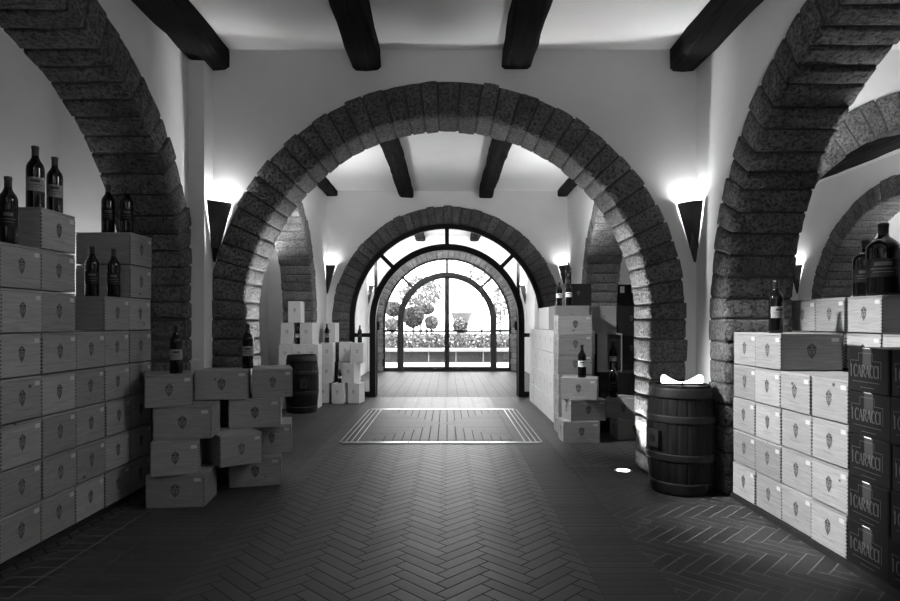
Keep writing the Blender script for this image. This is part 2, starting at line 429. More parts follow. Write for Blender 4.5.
# ------------------------------------------------------------------ stone arches
def rough_block(mb, fn, tone, seed, bev, amp=.010):
    S = [0, .1, .37, .63, .9, 1]; n = len(S)
    pos = {}; vs = []
    sv = Vector((seed * 3.17, seed * 1.31, seed * .77))
    cen = fn(.5, .5, .5)
    for i in range(n):
        for j in range(n):
            for k in range(n):
                ex = [q in (0, n - 1) for q in (i, j, k)]
                if not any(ex): continue
                p = fn(S[i], S[j], S[k])
                cnt = sum(ex)
                if cnt >= 2:   # round the arrises
                    inner = fn(*[min(max(S[q], .08 if ex[w] else 0), .92 if ex[w] else 1) for w, q in enumerate((i, j, k))])
                    d = inner - p
                    p = p + d * (min(1, bev / max(d.length, 1e-5)) * (.55 if cnt == 2 else .8))
                nv = noise.noise_vector(p * 7 + sv) * amp + noise.noise_vector(p * 21 + sv) * amp * .55
                p = p + nv
                pos[i, j, k] = len(vs); vs.append(p)
    fs = []
    for a in range(n - 1):
        for b in range(n - 1):
            for e, fl in ((0, 0), (n - 1, 1)):
                for ax in range(3):
                    def key(x, y):
                        q = [0, 0, 0]; q[ax] = e; q[(ax + 1) % 3] = x; q[(ax + 2) % 3] = y; return pos[tuple(q)]
                    f = [key(a, b), key(a + 1, b), key(a + 1, b + 1), key(a, b + 1)]
                    fs.append(f if fl else f[::-1])
    o = mb.add(vs, fs, 0, True)
    mb.tone[(o, len(mb.v))] = tone

def stone_arch(label, axis, c, Ri, Ro, w0, w1, n=38, legs=8, seed=1, h0=H0, proud=.02, group='stone arches of the vaulted hall'):
    rr = random.Random(seed)
    root = thing('stone_arch', label, 'arch', group=group)
    if axis == 'x': root.location = (c, (w0 + w1) / 2, 0)
    else: root.location = ((w0 + w1) / 2, c, 0)
    ox, oy, _ = root.location
    def P(u, w, z):
        return Vector((u - ox, w - oy, z)) if axis == 'x' else Vector((w - ox, u - oy, z))
    mb = MB()
    cuts = [0.0]
    for i in range(n): cuts.append(cuts[-1] + rr.uniform(.85, 1.15))
    cuts = [x / cuts[-1] * PI for x in cuts]
    def blk(f, tone, sd):
        rough_block(mb, f, tone, sd, .010, .006)
    for i in range(n):
        a0, a1 = cuts[i] + .0035, cuts[i + 1] - .0035
        ro = Ro + rr.uniform(-.014, .010); ri = Ri + rr.uniform(-.004, .004)
        pa, pb = w0 - proud - rr.uniform(-.003, .004), w1 + proud + rr.uniform(-.003, .004)
        def f(s, t, q, a0=a0, a1=a1, ro=ro, ri=ri, pa=pa, pb=pb):
            a = a0 + (a1 - a0) * s; r = ri + (ro - ri) * t
            return P(c + r * math.cos(a), pa + (pb - pa) * q, h0 + r * math.sin(a))
        blk(f, rr.uniform(.25, .8), seed * 100 + i)
    for sgn in (-1, 1):
        zc = [0.0]
        for i in range(legs): zc.append(zc[-1] + rr.uniform(.85, 1.15))
        zc = [z / zc[-1] * h0 for z in zc]
        for i in range(legs):
            z0, z1 = zc[i] + (.005 if i else 0.012), zc[i + 1] - .005
            ro = Ro + rr.uniform(-.016, .010); ri = Ri + rr.uniform(-.010, .012)
            pa, pb = w0 - proud - rr.uniform(-.003, .004), w1 + proud + rr.uniform(-.003, .004)
            def f(s, t, q, z0=z0, z1=z1, ro=ro, ri=ri, pa=pa, pb=pb):
                return P(c + sgn * (ri + (ro - ri) * t), pa + (pb - pa) * q, z0 + (z1 - z0) * s)
            blk(f, rr.uniform(.25, .8), seed * 100 + 50 + i + (sgn + 1) * 10)
    mb.build('stonework', M['stone'], root)
    m2 = MB(); e = .010
    pr = proud - .012
    def lp(u, w, z): return tuple(P(u, w, z))
    seg = 48; vs = []; fs = []
    path = [(0, -1)] + [(PI - PI * i / seg, None) for i in range(seg + 1)] + [(0, 1)]
    for a, sg in path:
        for r, w in ((Ri + e, w0 - pr), (Ro - e, w0 - pr), (Ro - e, w1 + pr), (Ri + e, w1 + pr)):
            if sg is None: vs.append(lp(c + r * math.cos(a), w, h0 + r * math.sin(a)))
            else: vs.append(lp(c + sg * r, w, 0))
    for i in range(len(path) - 1):
        for j in range(4): fs.append((i * 4 + j, i * 4 + (j + 1) % 4, i * 4 + 4 + (j + 1) % 4, i * 4 + 4 + j))
    m2.add(vs, fs)
    m2.build('mortar', M['mortar'], root)
    return root

stone_arch('big rough stone arch facing the camera across the front room', 'x', 0, RI, RO, D1, D1 + DT, 38, 8, 1)
stone_arch('stone arch around the glazed metal screen in the second room', 'x', 0, RI, RO, D2, D2 + DT, 38, 8, 2)
stone_arch('farthest stone arch, framing the glass garden doors', 'x', 0, RI, RO, D3, D3 + DT, 38, 8, 3)
stone_arch('stone side arch above the left wall of wooden crates', 'y', SIDE_L1[0], SIDE_L1[1], SIDE_L1[2], -XR - TH + .02, -XR, 36, 8, 4)
stone_arch('stone side arch behind the nearer right wall of crates', 'y', SIDE_R1[0], SIDE_R1[1], SIDE_R1[2], XR, XR + TH, 36, 8, 5)
stone_arch('stone side arch behind the small left barrel in the second room', 'y', SIDE_L2[0], SIDE_L2[1], SIDE_L2[2], -XR - TH + .02, -XR, 36, 8, 6)
stone_arch('stone side arch behind the dark boxes of the second room on the right', 'y', SIDE_R2[0], SIDE_R2[1], SIDE_R2[2], XR, XR + TH, 36, 8, 7)
stone_arch('stone arch crossing the right aisle, seen through the near side arch', 'x', AISLE_D1[0], AISLE_D1[1], AISLE_D1[2], D1, D1 + DT, 38, 8, 8)
stone_arch('distant stone arch in the outer right wall, behind the large bottles', 'y', AISLE_X[0], AISLE_X[1], AISLE_X[2], XA, XA + .38, 38, 8, 9)

# ------------------------------------------------------------------ ceiling beams
def beam(label, x0, x1, y0, y1, zb, group, seed):
    root = MB(); n = max(8, int((y1 - y0) / .16)); vs = []; fs = []
    cr = [(0, .12), (.12, 0), (.5, -.02), (.88, 0), (1, .12), (1, .6), (1, 1), (0, 1), (0, .6)]
    w = x1 - x0; h = CEIL - zb + .02; K = len(cr)
    for i in range(n + 1):
        y = y0 + (y1 - y0) * i / n
        wx = noise.noise(Vector((seed, y * .9, 0))) * .018
        for a, b in cr:
            p = Vector(((a - .5) * w + wx, y, zb + b * h))
            q = noise.noise_vector(p * 5 + Vector((seed * 9, 0, 0))) * .012
            vs.append((p.x + q.x, p.y - y0, min(p.z + q.z, CEIL + .02) if b < .9 else CEIL))
    for i in range(n):
        for j in range(K): fs.append((i * K + j, i * K + (j + 1) % K, (i + 1) * K + (j + 1) % K, (i + 1) * K + j))
    fs += [tuple(range(K)), tuple(range(n * K, n * K + K))[::-1]]
    root.add(vs, fs, 0, False)
    o = root.build('ceiling_beam', M['beam'], None, ((x0 + x1) / 2, y0, 0))
    return tag(o, label, 'beam', group)
G1 = 'ceiling beams of the front room'
beam('dark hewn beam along the top of the left wall, ending on the pilaster', -1.80, -1.565, YB, D1, 2.915, G1, 1)
beam('dark hewn beam left of centre, above the main arch', -.675, -.475, YB, D1, 2.91, G1, 2)
beam('dark hewn beam right of centre, above the main arch', .39, .60, YB, D1, 2.92, G1, 3)
beam('dark hewn beam along the top of the right wall', 1.60, 1.80, YB, D1, 2.91, G1, 4)
G2 = 'ceiling beams of the second room'
beam('dark beam at the far left of the second room ceiling', -1.79, -1.62, D1 + DT, D2, 2.98, G2, 5)
beam('left of the two middle beams seen through the main arch', -.70, -.50, D1 + DT, D2, 2.955, G2, 6)
beam('right of the two middle beams seen through the main arch', .475, .675, D1 + DT, D2, 2.955, G2, 7)
beam('dark beam at the far right of the second room ceiling', 1.64, 1.79, D1 + DT, D2, 2.98, G2, 8)
G3 = 'beams of the entrance vestibule'
beam('left beam stub seen through the glazed arch of the vestibule', -.70, -.50, D2 + DT, D3, 2.95, G3, 9)
beam('right beam stub seen through the glazed arch of the vestibule', .52, .72, D2 + DT, D3, 2.95, G3, 10)
beam('dark beam in the right aisle, seen under the aisle arch', 4.47, 4.75, D1 + DT, D2, 2.91, None, 11)

# ------------------------------------------------------------------ wall sconces in the corners
def sconce(label, x, y, sx, k=1.0, power=7):
    """quarter cone hung in a corner; sx = +1: the corner's side wall lies towards +x"""
    root = thing('wall_sconce', label, 'wall lamp', (x, y, 1.535), 0, 'cone uplights in the room corners')
    mb = MB(); seg = 10; Hs = .42 * k
    for th_, rr0 in ((0, 0), (.008, 1)):
        pass
    vs = []; fs = []
    rings = [(.012, 0), (.062 * k, Hs * .42), (.135 * k, Hs)]
    for i in range(seg + 1):
        a = PI / 2 * i / seg
        ca, sa = math.cos(a), math.sin(a)
        q = 1 / (ca + sa); q = q * .55 + .45
        for r, z in rings:
            for dr in (0, -.007):
                r2 = max(r + dr, .003)
                vs.append((-sx * (.007 + r2 * q * ca), -(.007 + r2 * q * sa), z))
    K = 6
    for i in range(seg):
        for j in range(2):
            for s in (0, 1):
                a = i * K + j * 2 + s; fs.append((a, a + 2, a + K + 2, a + K))
        a = i * K + 4; fs.append((a, a + 1, a + K + 1, a + K))
        a = i * K; fs.append((a, a + 1, a + K + 1, a + K))
    mb.add(vs, fs, 0, True)
    mb.build('lamp_shade', M['sconce'], root)
    mb = MB(); mb.box(min(-sx * .003, -sx * .05), max(-sx * .003, -sx * .05), -.05, -.003, .1, Hs * .8); mb.build('bracket', M['sconce'], root)
    mb = MB(); mb.lathe([(.001, 0), (.018, .006), (.024, .03), (.018, .055), (.001, .06)], 12, (-sx * .038, -.038, Hs - .105)); mb.build('bulb', M['bulb'], root)
    L = bpy.data.lights.new('sconce_light', 'POINT'); L.energy = power; L.shadow_soft_size = .03
    lo = bpy.data.objects.new('sconce_light', L); COL.objects.link(lo); lo.parent = root; lo.location = (-sx * .055, -.055, Hs - .045)
    return root
sconce('lit cone sconce in the left front corner beside the main arch', -1.675, D1, -1)
sconce('lit cone sconce in the right front corner beside the main arch', XR, D1, 1)
sconce('small lit sconce in the left corner of the second room', -XR, D2, -1)
sconce('small lit sconce in the right corner of the second room above bottles', XR, D2, 1)
sconce('lit sconce in the far corner of the right aisle', XA, D2, 1)
sconce('lit sconce at the right of the vestibule, seen through glass', XR, D3, 1)
sconce('lit sconce at the left of the vestibule, seen through glass', -XR, D3, -1)

def floor_light(label, x, y, tx, ty, tz, power):
    root = thing('floor_uplight', label, 'floor light', (x, y, 0), 0, 'recessed floor uplights at the main arch')
    mb = MB(); mb.lathe([(.05, 0), (.066, .003), (.066, .006), (.048, .007)], 24); mb.build('ring', M['steel'], root)
    mb = MB(); mb.lathe([(.049, .0045), (.0001, .0045)], 24); mb.build('lens', M['bulb'], root)
    L = bpy.data.lights.new('uplight_lamp', 'SPOT'); L.energy = power; L.spot_size = 1.3; L.spot_blend = .8; L.shadow_soft_size = .03
    lo = bpy.data.objects.new('uplight_lamp', L); COL.objects.link(lo); lo.parent = root; lo.location = (0, 0, .03)
    d = Vector((tx - x, ty - y, tz - .03)); lo.rotation_euler = d.to_track_quat('-Z', 'Y').to_euler()
floor_light('bright recessed floor light beside the right leg of the main arch', 1.31, 4.46, 1.42, 4.47, .75, 110)
floor_light('recessed floor light at the left leg of the main arch', -1.365, 4.50, -1.40, 4.5, 1.5, 40)

# ------------------------------------------------------------------ glazing
def ang(d): return d * PI / 180
def glazed_arch(name, y, Rf, inner, door, closed):
    root = bpy.data.objects.new(name, None); COL.objects.link(root); root.location = (0, y, 0); struct(root)
    w = .035
    mb = MB(); mb.arcbar(Rf - .07, Rf, 0, PI, -w, w, (0, H0), 'x', 48)
    for s in (-1, 1): mb.box(min(s * Rf, s * (Rf - .07)), max(s * Rf, s * (Rf - .07)), -w, w, 0, H0)
    mb.build('outer_frame', M['metal'], root)
    Ro_, Ri_ = inner
    mb = MB(); mb.arcbar(Ri_, Ro_, 0, PI, -w * 1.4, w * 1.4, (0, H0), 'x', 48)
    for s in (-1, 1): mb.box(min(s * Ri_, s * Ro_), max(s * Ri_, s * Ro_), -w * 1.4, w * 1.4, 0, H0)
    mb.build('inner_frame', M['metal'], root)
    for a in (45, 90, 135):
        mb = MB(); ca, sa = math.cos(ang(a)), math.sin(ang(a)); hw = .03
        pts = [(r * ca - s * hw * sa, H0 + r * sa + s * hw * ca) for r, s in ((Ro_ - .01, -1), (Rf - .06, -1), (Rf - .06, 1), (Ro_ - .01, 1))]
        mb.prism(pts, 'y', -w, w); mb.build('radial_bar', M['metal'], root)
    for s in (-1, 1):
        x0, x1 = sorted((s * (Ro_ - .005), s * (Rf - .065)))
        for z0, z1 in ((.89, .95), (0, .08)):
            mb = MB(); mb.box(x0, x1, -w, w, z0, z1); mb.build('rail', M['metal'], root)
    # panes
    for a0, a1 in ((0, 45), (45, 90), (90, 135), (135, 180)):
        mb = MB(); mb.arcbar(Ro_, Rf - .06, ang(a0), ang(a1), -.004, .004, (0, H0), 'x', 12); mb.build('pane', M['glass'], root)
    for s in (-1, 1):
        x0, x1 = sorted((s * Ro_, s * (Rf - .06)))
        mb = MB(); mb.box(x0, x1, -.004, .004, .04, H0); mb.build('pane', M['glass'], root)
    return root
def leaf_door(parent, Rl, loc, rz, st=.07):
    """door leaf with a quarter-round top; hinge at local x=0, meeting stile at x=Rl"""
    r = bpy.data.objects.new('door_leaf', None); COL.objects.link(r); r.parent = parent; r.location = loc; r.rotation_euler = (0, 0, rz)
    w = .025; mb = MB()
    mb.box(0, st, -w, w, .01, H0); mb.box(Rl - st, Rl, -w, w, .01, H0 + Rl)
    mb.arcbar(Rl - st, Rl, PI / 2, PI, -w, w, (Rl, H0), 'x', 24)
    mb.box(st, Rl - st, -w, w, .01, .10); mb.box(st, Rl - st, -w, w, .89, .94)
    mb.build('leaf_frame', M['metal'], r)
    pts = [(st - .01, .09), (Rl - st + .01, .09), (Rl - st + .01, H0 + Rl - st)] + [(Rl - (Rl - st + .01) * math.sin(PI / 2 * i / 14) if i else Rl - .001, H0 + (Rl - st + .01) * math.cos(PI / 2 * i / 14)) for i in range(1, 15)]
    mb = MB(); mb.prism(pts, 'y', -.004, .004); mb.build('leaf_pane', M['glass'], r)
    mb = MB(); mb.box(Rl - .05, Rl - .02, -.06, .06, .98, 1.12); mb.box(Rl - .16, Rl - .02, -.075, -.055, 1.04, 1.065); mb.box(Rl - .16, Rl - .02, .055, .075, 1.04, 1.065)
    mb.build('door_handle', M['metal'], r)
    return r
d1 = glazed_arch('door_1', D3 + .1, RI + .03, (1.13, 1.045), True, True)
leaf_door(d1, 1.045, (-1.045, 0, 0), 0, .055)
l2 = leaf_door(d1, 1.045, (1.045, 0, 0), 0, .055); l2.scale = (-1, 1, 1)
mb = MB(); mb.box(-1.05, 1.05, -.05, .05, 0, .012); mb.build('threshold', M['metal'], d1)
d2 = glazed_arch('window_1', D2 + .05, RI - .002, (1.15, 1.06), False, False)
l3 = leaf_door(d2, 1.03, (-1.07, .07, 0), PI / 2 + .12, .06)
l4 = leaf_door(d2, 1.03, (1.07, .07, 0), PI / 2 - .12, .06); 

for k, sx in ((2, -1), (3, 1)):       # arched glass doors in the vestibule's side walls
    x = sx * (XR + .2); root = bpy.data.objects.new('window_%d' % k, None); COL.objects.link(root); root.location = (x, VW[0], 0); struct(root)
    mb = MB(); mb.arcbar(VW[1] - .06, VW[1], 0, PI, -.03, .03, (0, VW[2]), 'y', 32)
    for s in (-1, 1): mb.box(-.03, .03, min(s * VW[1], s * (VW[1] - .06)), max(s * VW[1], s * (VW[1] - .06)), 0, VW[2])
    mb.box(-.03, .03, -.04, .04, 0, VW[2] + VW[1] - .03); mb.box(-.03, .03, -VW[1] + .03, VW[1] - .03, .89, .94); mb.box(-.03, .03, -VW[1] + .03, VW[1] - .03, 0, .08)
    mb.build('window_frame', M['metal'], root)
    mb = MB(); mb.prism([(-VW[1] + .03, .02), (VW[1] - .03, .02)] + [((VW[1] - .03) * math.cos(PI * i / 20), VW[2] + (VW[1] - .03) * math.sin(PI * i / 20)) for i in range(21)], 'x', -.004, .004)
    mb.build('pane', M['glass'], root)

# ------------------------------------------------------------------ garden beyond the doors
mb = MB(); mb.box(-22, 22, D3 + DT, 60, -.12, -.02); struct(mb.build('ground', M['terrace']))
root = thing('planter_wall', 'low dark planter wall with a pale ledge outside the garden doors', 'planter', (0, 17.1, -.02))
mb = MB(); mb.box(-6, 6, .05, 1.9, 0, .30); mb.build('planter_body', M['planter'], root)
for i in range(16):
    mb = MB(); x = -6 + i * .78; mb.box(x, x + .03, .02, .05, 0, .29); mb.build('panel_joint', M['ledge'], root)
mb = MB(); mb.bbox(-6.05, 6.05, -.05, .45, .30, .39, .01); mb.build('ledge', M['ledge'], root)
def leaves(mb, c, r, n, size, rr, shell=.55, m=0):
    for _ in range(n):
        while True:
            d = Vector((rr.uniform(-1, 1), rr.uniform(-1, 1), rr.uniform(-1, 1)))
            if .1 < d.length < 1: break
        d.normalize(); k = rr.uniform(shell, 1)
        p = Vector((c[0] + d.x * r[0] * k, c[1] + d.y * r[1] * k, c[2] + d.z * r[2] * k))
        a = Vector((rr.uniform(-1, 1), rr.uniform(-1, 1), rr.uniform(-1, 1))).normalized()
        b = a.cross(Vector((rr.uniform(-1, 1), rr.uniform(-1, 1), rr.uniform(-1, 1)))).normalized()
        a *= size * rr.uniform(.7, 1.3); b *= size * .55
        mb.add([p - a, p + b, p + a, p - b], [(0, 1, 2, 3)], m)
rr = random.Random(3)
hd = thing('hedge', 'clipped low hedge growing in the planter outside the doors', 'hedge', (0, 18.2, .2))
mb = MB()
for _ in range(11000):
    p = Vector((rr.uniform(-5.8, 5.8), rr.uniform(-.6, .6), rr.uniform(.05, .58)))
    a = Vector((rr.uniform(-1, 1), rr.uniform(-1, 1), rr.uniform(-1, 1))).normalized(); b = a.orthogonal().normalized() * .03; a *= .055
    mb.add([p - a, p + b, p + a, p - b], [(0, 1, 2, 3)])
mb.build('foliage', M['leaf_dark'], hd, fixn=False)
mb = MB()
for i in range(9): mb.lathe([(.03, .08), (.02, .5)], 6, (-5.2 + i * 1.3, 0, 0))
mb.build('stems', M['bark'], hd)
def shrub(name, label, c, r, n, size, mt, cat, group=None, seed=1, trunk=.05):
    rr = random.Random(seed)
    root = thing(name, label, cat, (c[0], c[1], -.02), 0, group)
    mb = MB(); leaves(mb, (0, 0, c[2] + .02), r, n, size, rr); mb.build('foliage', mt, root, fixn=False)
    mb = MB(); mb.lathe([(trunk, 0), (trunk * .8, c[2] * .5), (trunk * .5, c[2])], 8); mb.build('trunk', M['bark'], root)
GT = 'clipped topiary balls in the garden'
shrub('topiary_ball', 'largest clipped topiary ball, left of the door centre post', (-1.12, 20, 1.30), (.36, .36, .36), 3600, .045, M['leaf_dark'], 'topiary', GT, 1)
shrub('topiary_ball', 'flattened topiary cushion just right of the largest ball', (-.70, 20.8, 1.57), (.28, .28, .18), 1900, .045, M['leaf_dark'], 'topiary', GT, 2)
shrub('topiary_ball', 'small pale topiary ball below the flattened cushion', (-.52, 20.4, 1.12), (.25, .25, .24), 1500, .045, M['leaf'], 'topiary', GT, 3)
shrub('topiary_ball', 'upper topiary cushion at the left edge of the glass doors', (-1.85, 20.6, 1.58), (.34, .34, .26), 2200, .05, M['leaf_dark'], 'topiary', GT, 4)
shrub('topiary_ball', 'lower topiary ball at the left edge of the glass doors', (-1.85, 20, 1.05), (.24, .24, .22), 1500, .045, M['leaf'], 'topiary', GT, 5)
shrub('garden_tree', 'pale bushy tree behind the topiary left of the centre post', (-1.1, 25, 2.35), (1.0, .8, .75), 1500, .075, M['leaf'], 'tree', 'garden trees', 6, .07)
shrub('garden_tree', 'drooping tree at the right edge of the glass doors', (1.95, 22, 1.9), (.38, .5, .9), 520, .07, M['leaf'], 'tree', 'garden trees', 7, .05)
shrub('garden_tree', 'thin tree crown at the upper right of the glass doors', (1.5, 26, 3.3), (.8, .6, .5), 420, .07, M['leaf'], 'tree', 'garden trees', 8, .05)
ur = thing('garden_urn', 'pale flared stone urn behind the hedge right of the centre post', 'urn', (.48, 19.8, -.02))
mb = MB(); mb.lathe([(.0, 0), (.22, 0), (.22, .1), (.12, .16), (.10, .5), (.15, .62), (.2, .95), (.27, 1.25), (.36, 1.42), (.37, 1.47), (.34, 1.47), (.24, 1.25), (.0, 1.2)], 28); mb.build('bowl', M['urn'], ur)
shrub('potted_bush', 'round clipped bush in front of the flared urn', (.42, 19.25, 1.03), (.24, .24, .25), 1500, .045, M['leaf'], 'bush', None, 9)

# ------------------------------------------------------------------ wooden wine crates
CL, CW, CH = .335, .265, .196
def crest_pts():
    sh = [(-.5, .30), (-.46, .52), (-.30, .60), (-.24, .80), (-.12, .70), (0, .98), (.12, .70), (.24, .80), (.30, .60), (.46, .52), (.5, .30),
          (.42, .10), (.46, -.10), (.34, -.40), (.22, -.62), (.10, -.74), (0, -.95), (-.10, -.74), (-.22, -.62), (-.34, -.40), (-.46, -.10), (-.42, .10)]
    return sh
def crest(mb, place, w, h):
    """a shield-like mask: dark outline, paler field, dark features; place(a,b) -> 3D"""
    S = crest_pts(); n = len(S)
    def scl(k, dy=0): return [(a * k, b * k + dy) for a, b in S]
    o1, o2 = S, scl(.80)
    vs = [place(a * w, b * h / 2, 0) for a, b in o1] + [place(a * w, b * h / 2, 0) for a, b in o2]
    mb.add(vs, [(i, (i + 1) % n, n + (i + 1) % n, n + i) for i in range(n)], 0)
    mb.add([place(a * w, b * h / 2, 0) for a, b in o2] + [place(0, 0, 0)], [(i, (i + 1) % n, n) for i in range(n)], 1)
    def q(a0, a1, b0, b1, m=0): mb.add([place(a * w, b * h / 2, 1) for a, b in ((a0, b0), (a1, b0), (a1, b1), (a0, b1))], [(0, 1, 2, 3)], m)
    q(-.34, -.06, .30, .50); q(.06, .34, .30, .50)          # brow
    q(-.27, -.12, .06, .20); q(.12, .27, .06, .20)          # eyes
    q(-.05, .05, -.25, .2); q(-.2, .2, -.42, -.32); q(-.1, .1, -.62, -.5)
    for i in range(11):                                       # worn line of lettering under the mask, too faint to read
        x = -1.05 + i * .2
        q(x, x + (.13 if i % 3 else .07), -1.32, -1.22 + (.04 if i % 4 == 0 else 0), 1)
def make_crate(open_=False):
    root = thing('wine_crate', 'wooden wine crate', 'crate')
    mb = MB(); e = .0006
    mb.bbox(-CL / 2, CL / 2, -CW / 2, CW / 2, 0, CH - .012, .002)
    # finger joints at the upright edges
    nt_ = 10
    for i in range(nt_):
        z0 = .006 + i * (CH - .024) / nt_; z1 = z0 + (CH - .024) / nt_ * .5
        for sx in (-1, 1):
            for sy in (-1, 1):
                x = sx * CL / 2; y = sy * CW / 2
                x0, x1 = sorted((x, x - sx * .006)); yy = y + sy * e
                mb.add([(x0, yy, z0), (x1, yy, z0), (x1, yy, z1), (x0, yy, z1)], [(0, 1, 2, 3)], 1)
                y0, y1 = sorted((y, y - sy * .006)); xx = x + sx * e
                mb.add([(xx, y0, z0), (xx, y1, z0), (xx, y1, z1), (xx, y0, z1)], [(0, 1, 2, 3)], 1)
    mb.build('crate_body', [M['pine'], M['pine_dark']], root, fixn=False)
    mb = MB(); mb.bbox(-CL / 2, CL / 2, -CW / 2, CW / 2, CH - .0105, CH, .0015); mb.build('lid', M['pine'], root)
    zc = CH * .5
    mb = MB(); crest(mb, lambda a, b, k: (-CL / 2 - .0012 - k * .0004, -a, zc + .004 + b), .043, .088); mb.build('crest', [M['print'], M['print_soft']], root, fixn=False)
    mb = MB(); crest(mb, lambda a, b, k: (a, -CW / 2 - .0012 - k * .0004, zc + .004 + b), .052, .092); mb.build('crest', [M['print'], M['print_soft']], root, fixn=False)
    mb = MB(); mb.box(-CL / 2 - .0012, -CL / 2 - .0002, -CW / 2 + .014, -CW / 2 + .048, CH - .045, CH - .024)
    mb.build('sticker', M['sticker'], root)
    mb = MB(); mb.box(CL / 2 - .06, CL / 2 - .02, -CW / 2 - .0012, -CW / 2 - .0002, CH - .042, CH - .024); mb.build('sticker', M['sticker'], root)
    return root
CR = Proto(make_crate())
ORD = ['bottom', 'second', 'third', 'fourth', 'fifth', 'sixth', 'seventh', 'eighth']
PIT = .2025; HB = .045
# left wall: ends face +x (rot 180), columns start at d=2.356 (cut by the frame edge)
GL = 'wooden crates of the left wall'
colname = ['column at the frame edge', 'nearest full column', 'tall second column', 'lowest middle column', 'column under two bottles', 'farthest tall column']
rows = [7, 7, 8, 5, 6, 8]
XL = -1.95; PD = .268
for ci, nr in enumerate(rows):
    yc = 2.62 + PD * (ci - 1) + PD / 2
    for k in range(nr):
        jx = R.uniform(-.006, .004); js = R.uniform(.97, 1.0)
        where = 'topmost crate' if k == nr - 1 else ORD[k] + ' crate' + (' from the floor' if k else '')
        CR.put((XL - CL / 2 + jx, yc + R.uniform(-.002, .002), HB + k * PIT), PI + R.uniform(-.008, .008),
               'pine crate, ' + where + ' of the ' + colname[ci] + ' at left', GL)
mb = MB(); mb.box(-2.33, XL - .02, 2.3, 4.0, 0, HB); struct(mb.build('trim_4', M['plinth']))
# right wall, near columns: ends face -x
GR = 'wooden crates of the right wall'
XW = 1.80
rcols = [(3.506, 5, 'farthest column'), (3.234, 5, 'column under the lone bottle'), (2.970, 4, 'third column from the barrel'), (2.698, 4, 'column beside the black cartons')]
for y0, nr, nm in rcols:
    for k in range(nr):
        where = 'topmost crate' if k == nr - 1 else ORD[k] + ' crate'
        CR.put((XW + CL / 2 + R.uniform(-.004, .006), y0 + .134, .036 + k * PIT), R.uniform(-.008, .008), 'pale pine wine crate, ' + where + ' of the ' + nm + ' at right', GR)
mb = MB(); mb.box(1.79, 2.16, 1.9, 3.80, 0, .034); struct(mb.build('baseboard_right', M['plinth']))
# second row behind, on a low bench
mb = MB(); mb.box(2.26, 2.62, 2.7, 3.95, 0, .845); struct(mb.build('trim_5', M['plinth']))
GB = 'wooden crates of the raised row behind the right wall'
for i, (y0, nm) in enumerate([(3.67, 'farthest'), (3.39, 'middle'), (3.108, 'nearest')]):
    for k in range(2):
        CR.put((2.25 + CL / 2 + R.uniform(-.004, .006), y0 + .138, .846 + k * .204), R.uniform(-.006, .006),
               'wine crate, ' + nm + (' of the upper tier behind the right wall of crates' if k else ' of the lower tier behind the right wall of crates'), GB)
CR.put((2.25 + CL / 2, 2.83 + .138, .846), 0, 'wine crate half hidden above the black cartons at the right frame edge', GB)

# loose stacks in front of the left pillar
GS = 'loosely stacked crates by the left pillar'
def corner(cx, cy, z, deg, face, label):
    """cx,cy = near left corner of the face turned to the camera"""
    a = ang(deg); lw, dp = (CL, CW) if face == 'L' else (CW, CL)
    x = cx + lw / 2 * math.cos(a) - dp / 2 * math.sin(a); y = cy + lw / 2 * math.sin(a) + dp / 2 * math.cos(a)
    CR.put((x, y, z), a if face == 'L' else a + PI / 2, label, GS)
corner(-1.783, 3.55, .001, 6, 'L', 'bottom crate of the front loose stack by the left pillar')
corner(-1.735, 3.51, .198, 20, 'W', 'second crate of the front loose stack, turned askew')
corner(-1.77, 3.61, .395, 10, 'L', 'third crate of the front loose stack, sticking out to the right')
corner(-1.80, 3.57, .592, 26, 'W', 'top crate of the front loose stack, under a bottle')
corner(-1.655, 3.93, .592, 15, 'L', 'top bridging crate in the middle of the loose stacks')
corner(-1.41, 3.73, .198, 38, 'W', 'crate jutting out askew between the two loose stacks')
corner(-1.452, 3.992, .001, 15, 'L', 'bottom crate of the rear loose stack beside the open floor')
corner(-1.345, 4.13, .198, 14, 'W', 'second crate of the rear loose stack, partly hidden')
corner(-1.456, 3.998, .395, 14, 'L', 'third crate of the rear loose stack, under the top pair')
corner(-1.318, 4.06, .592, 18, 'W', 'top right crate of the rear loose stack by the pillar')

# ------------------------------------------------------------------ bottles
def make_bottle(style='plain', fat=1.0):
    root = thing('wine_bottle', 'dark wine bottle', 'bottle')
    r = .0375 * fat
    prof = [(.0, .004), (r * .8, 0), (r * .97, .003), (r, .012), (r, .190), (r * .97, .203), (r * .86, .216), (r * .62, .230), (.0165 * fat ** .5, .244), (.0145 * fat ** .5, .256)]
    mb = MB(); mb.lathe(prof, 28); mb.build('glass_body', M['bottle'], root)
    q = fat ** .5
    mb = MB(); mb.lathe([(.0149 * q, .250), (.0149 * q, .285), (.0163 * q, .287), (.0163 * q, .297), (.0145 * q, .300), (.0, .300)], 20); mb.build('capsule', M['capsule'], root)
    lm = {'plain': M['label'], 'dark': M['label_dark'], 'white': M['label_white']}[style]
    z0, z1 = {'plain': (.085, .150), 'dark': (.075, .15), 'white': (.10, .155)}[style]
    mb = MB(); mb.lathe([(r + .0006, z0), (r + .0006, z1)], 20, (0, 0, 0), 0, True, -PI / 2 - 1.25, -PI / 2 + 1.25)
    lab = mb.build('label', lm, root, fixn=False)
    mb = MB()
    for k, (wd, zz, hh) in enumerate(((.5, .62, .2), (.8, .42, .05), (.6, .25, .04))):
        za = z0 + (z1 - z0) * zz
        mb.lathe([(r + .0011, za), (r + .0011, za + (z1 - z0) * hh)], 10, (0, 0, 0), 0, True, -PI / 2 - wd, -PI / 2 + wd)
    mb.build('label_print', M['print'] if style != 'dark' else M['silver_print'], lab, fixn=False)
    return root
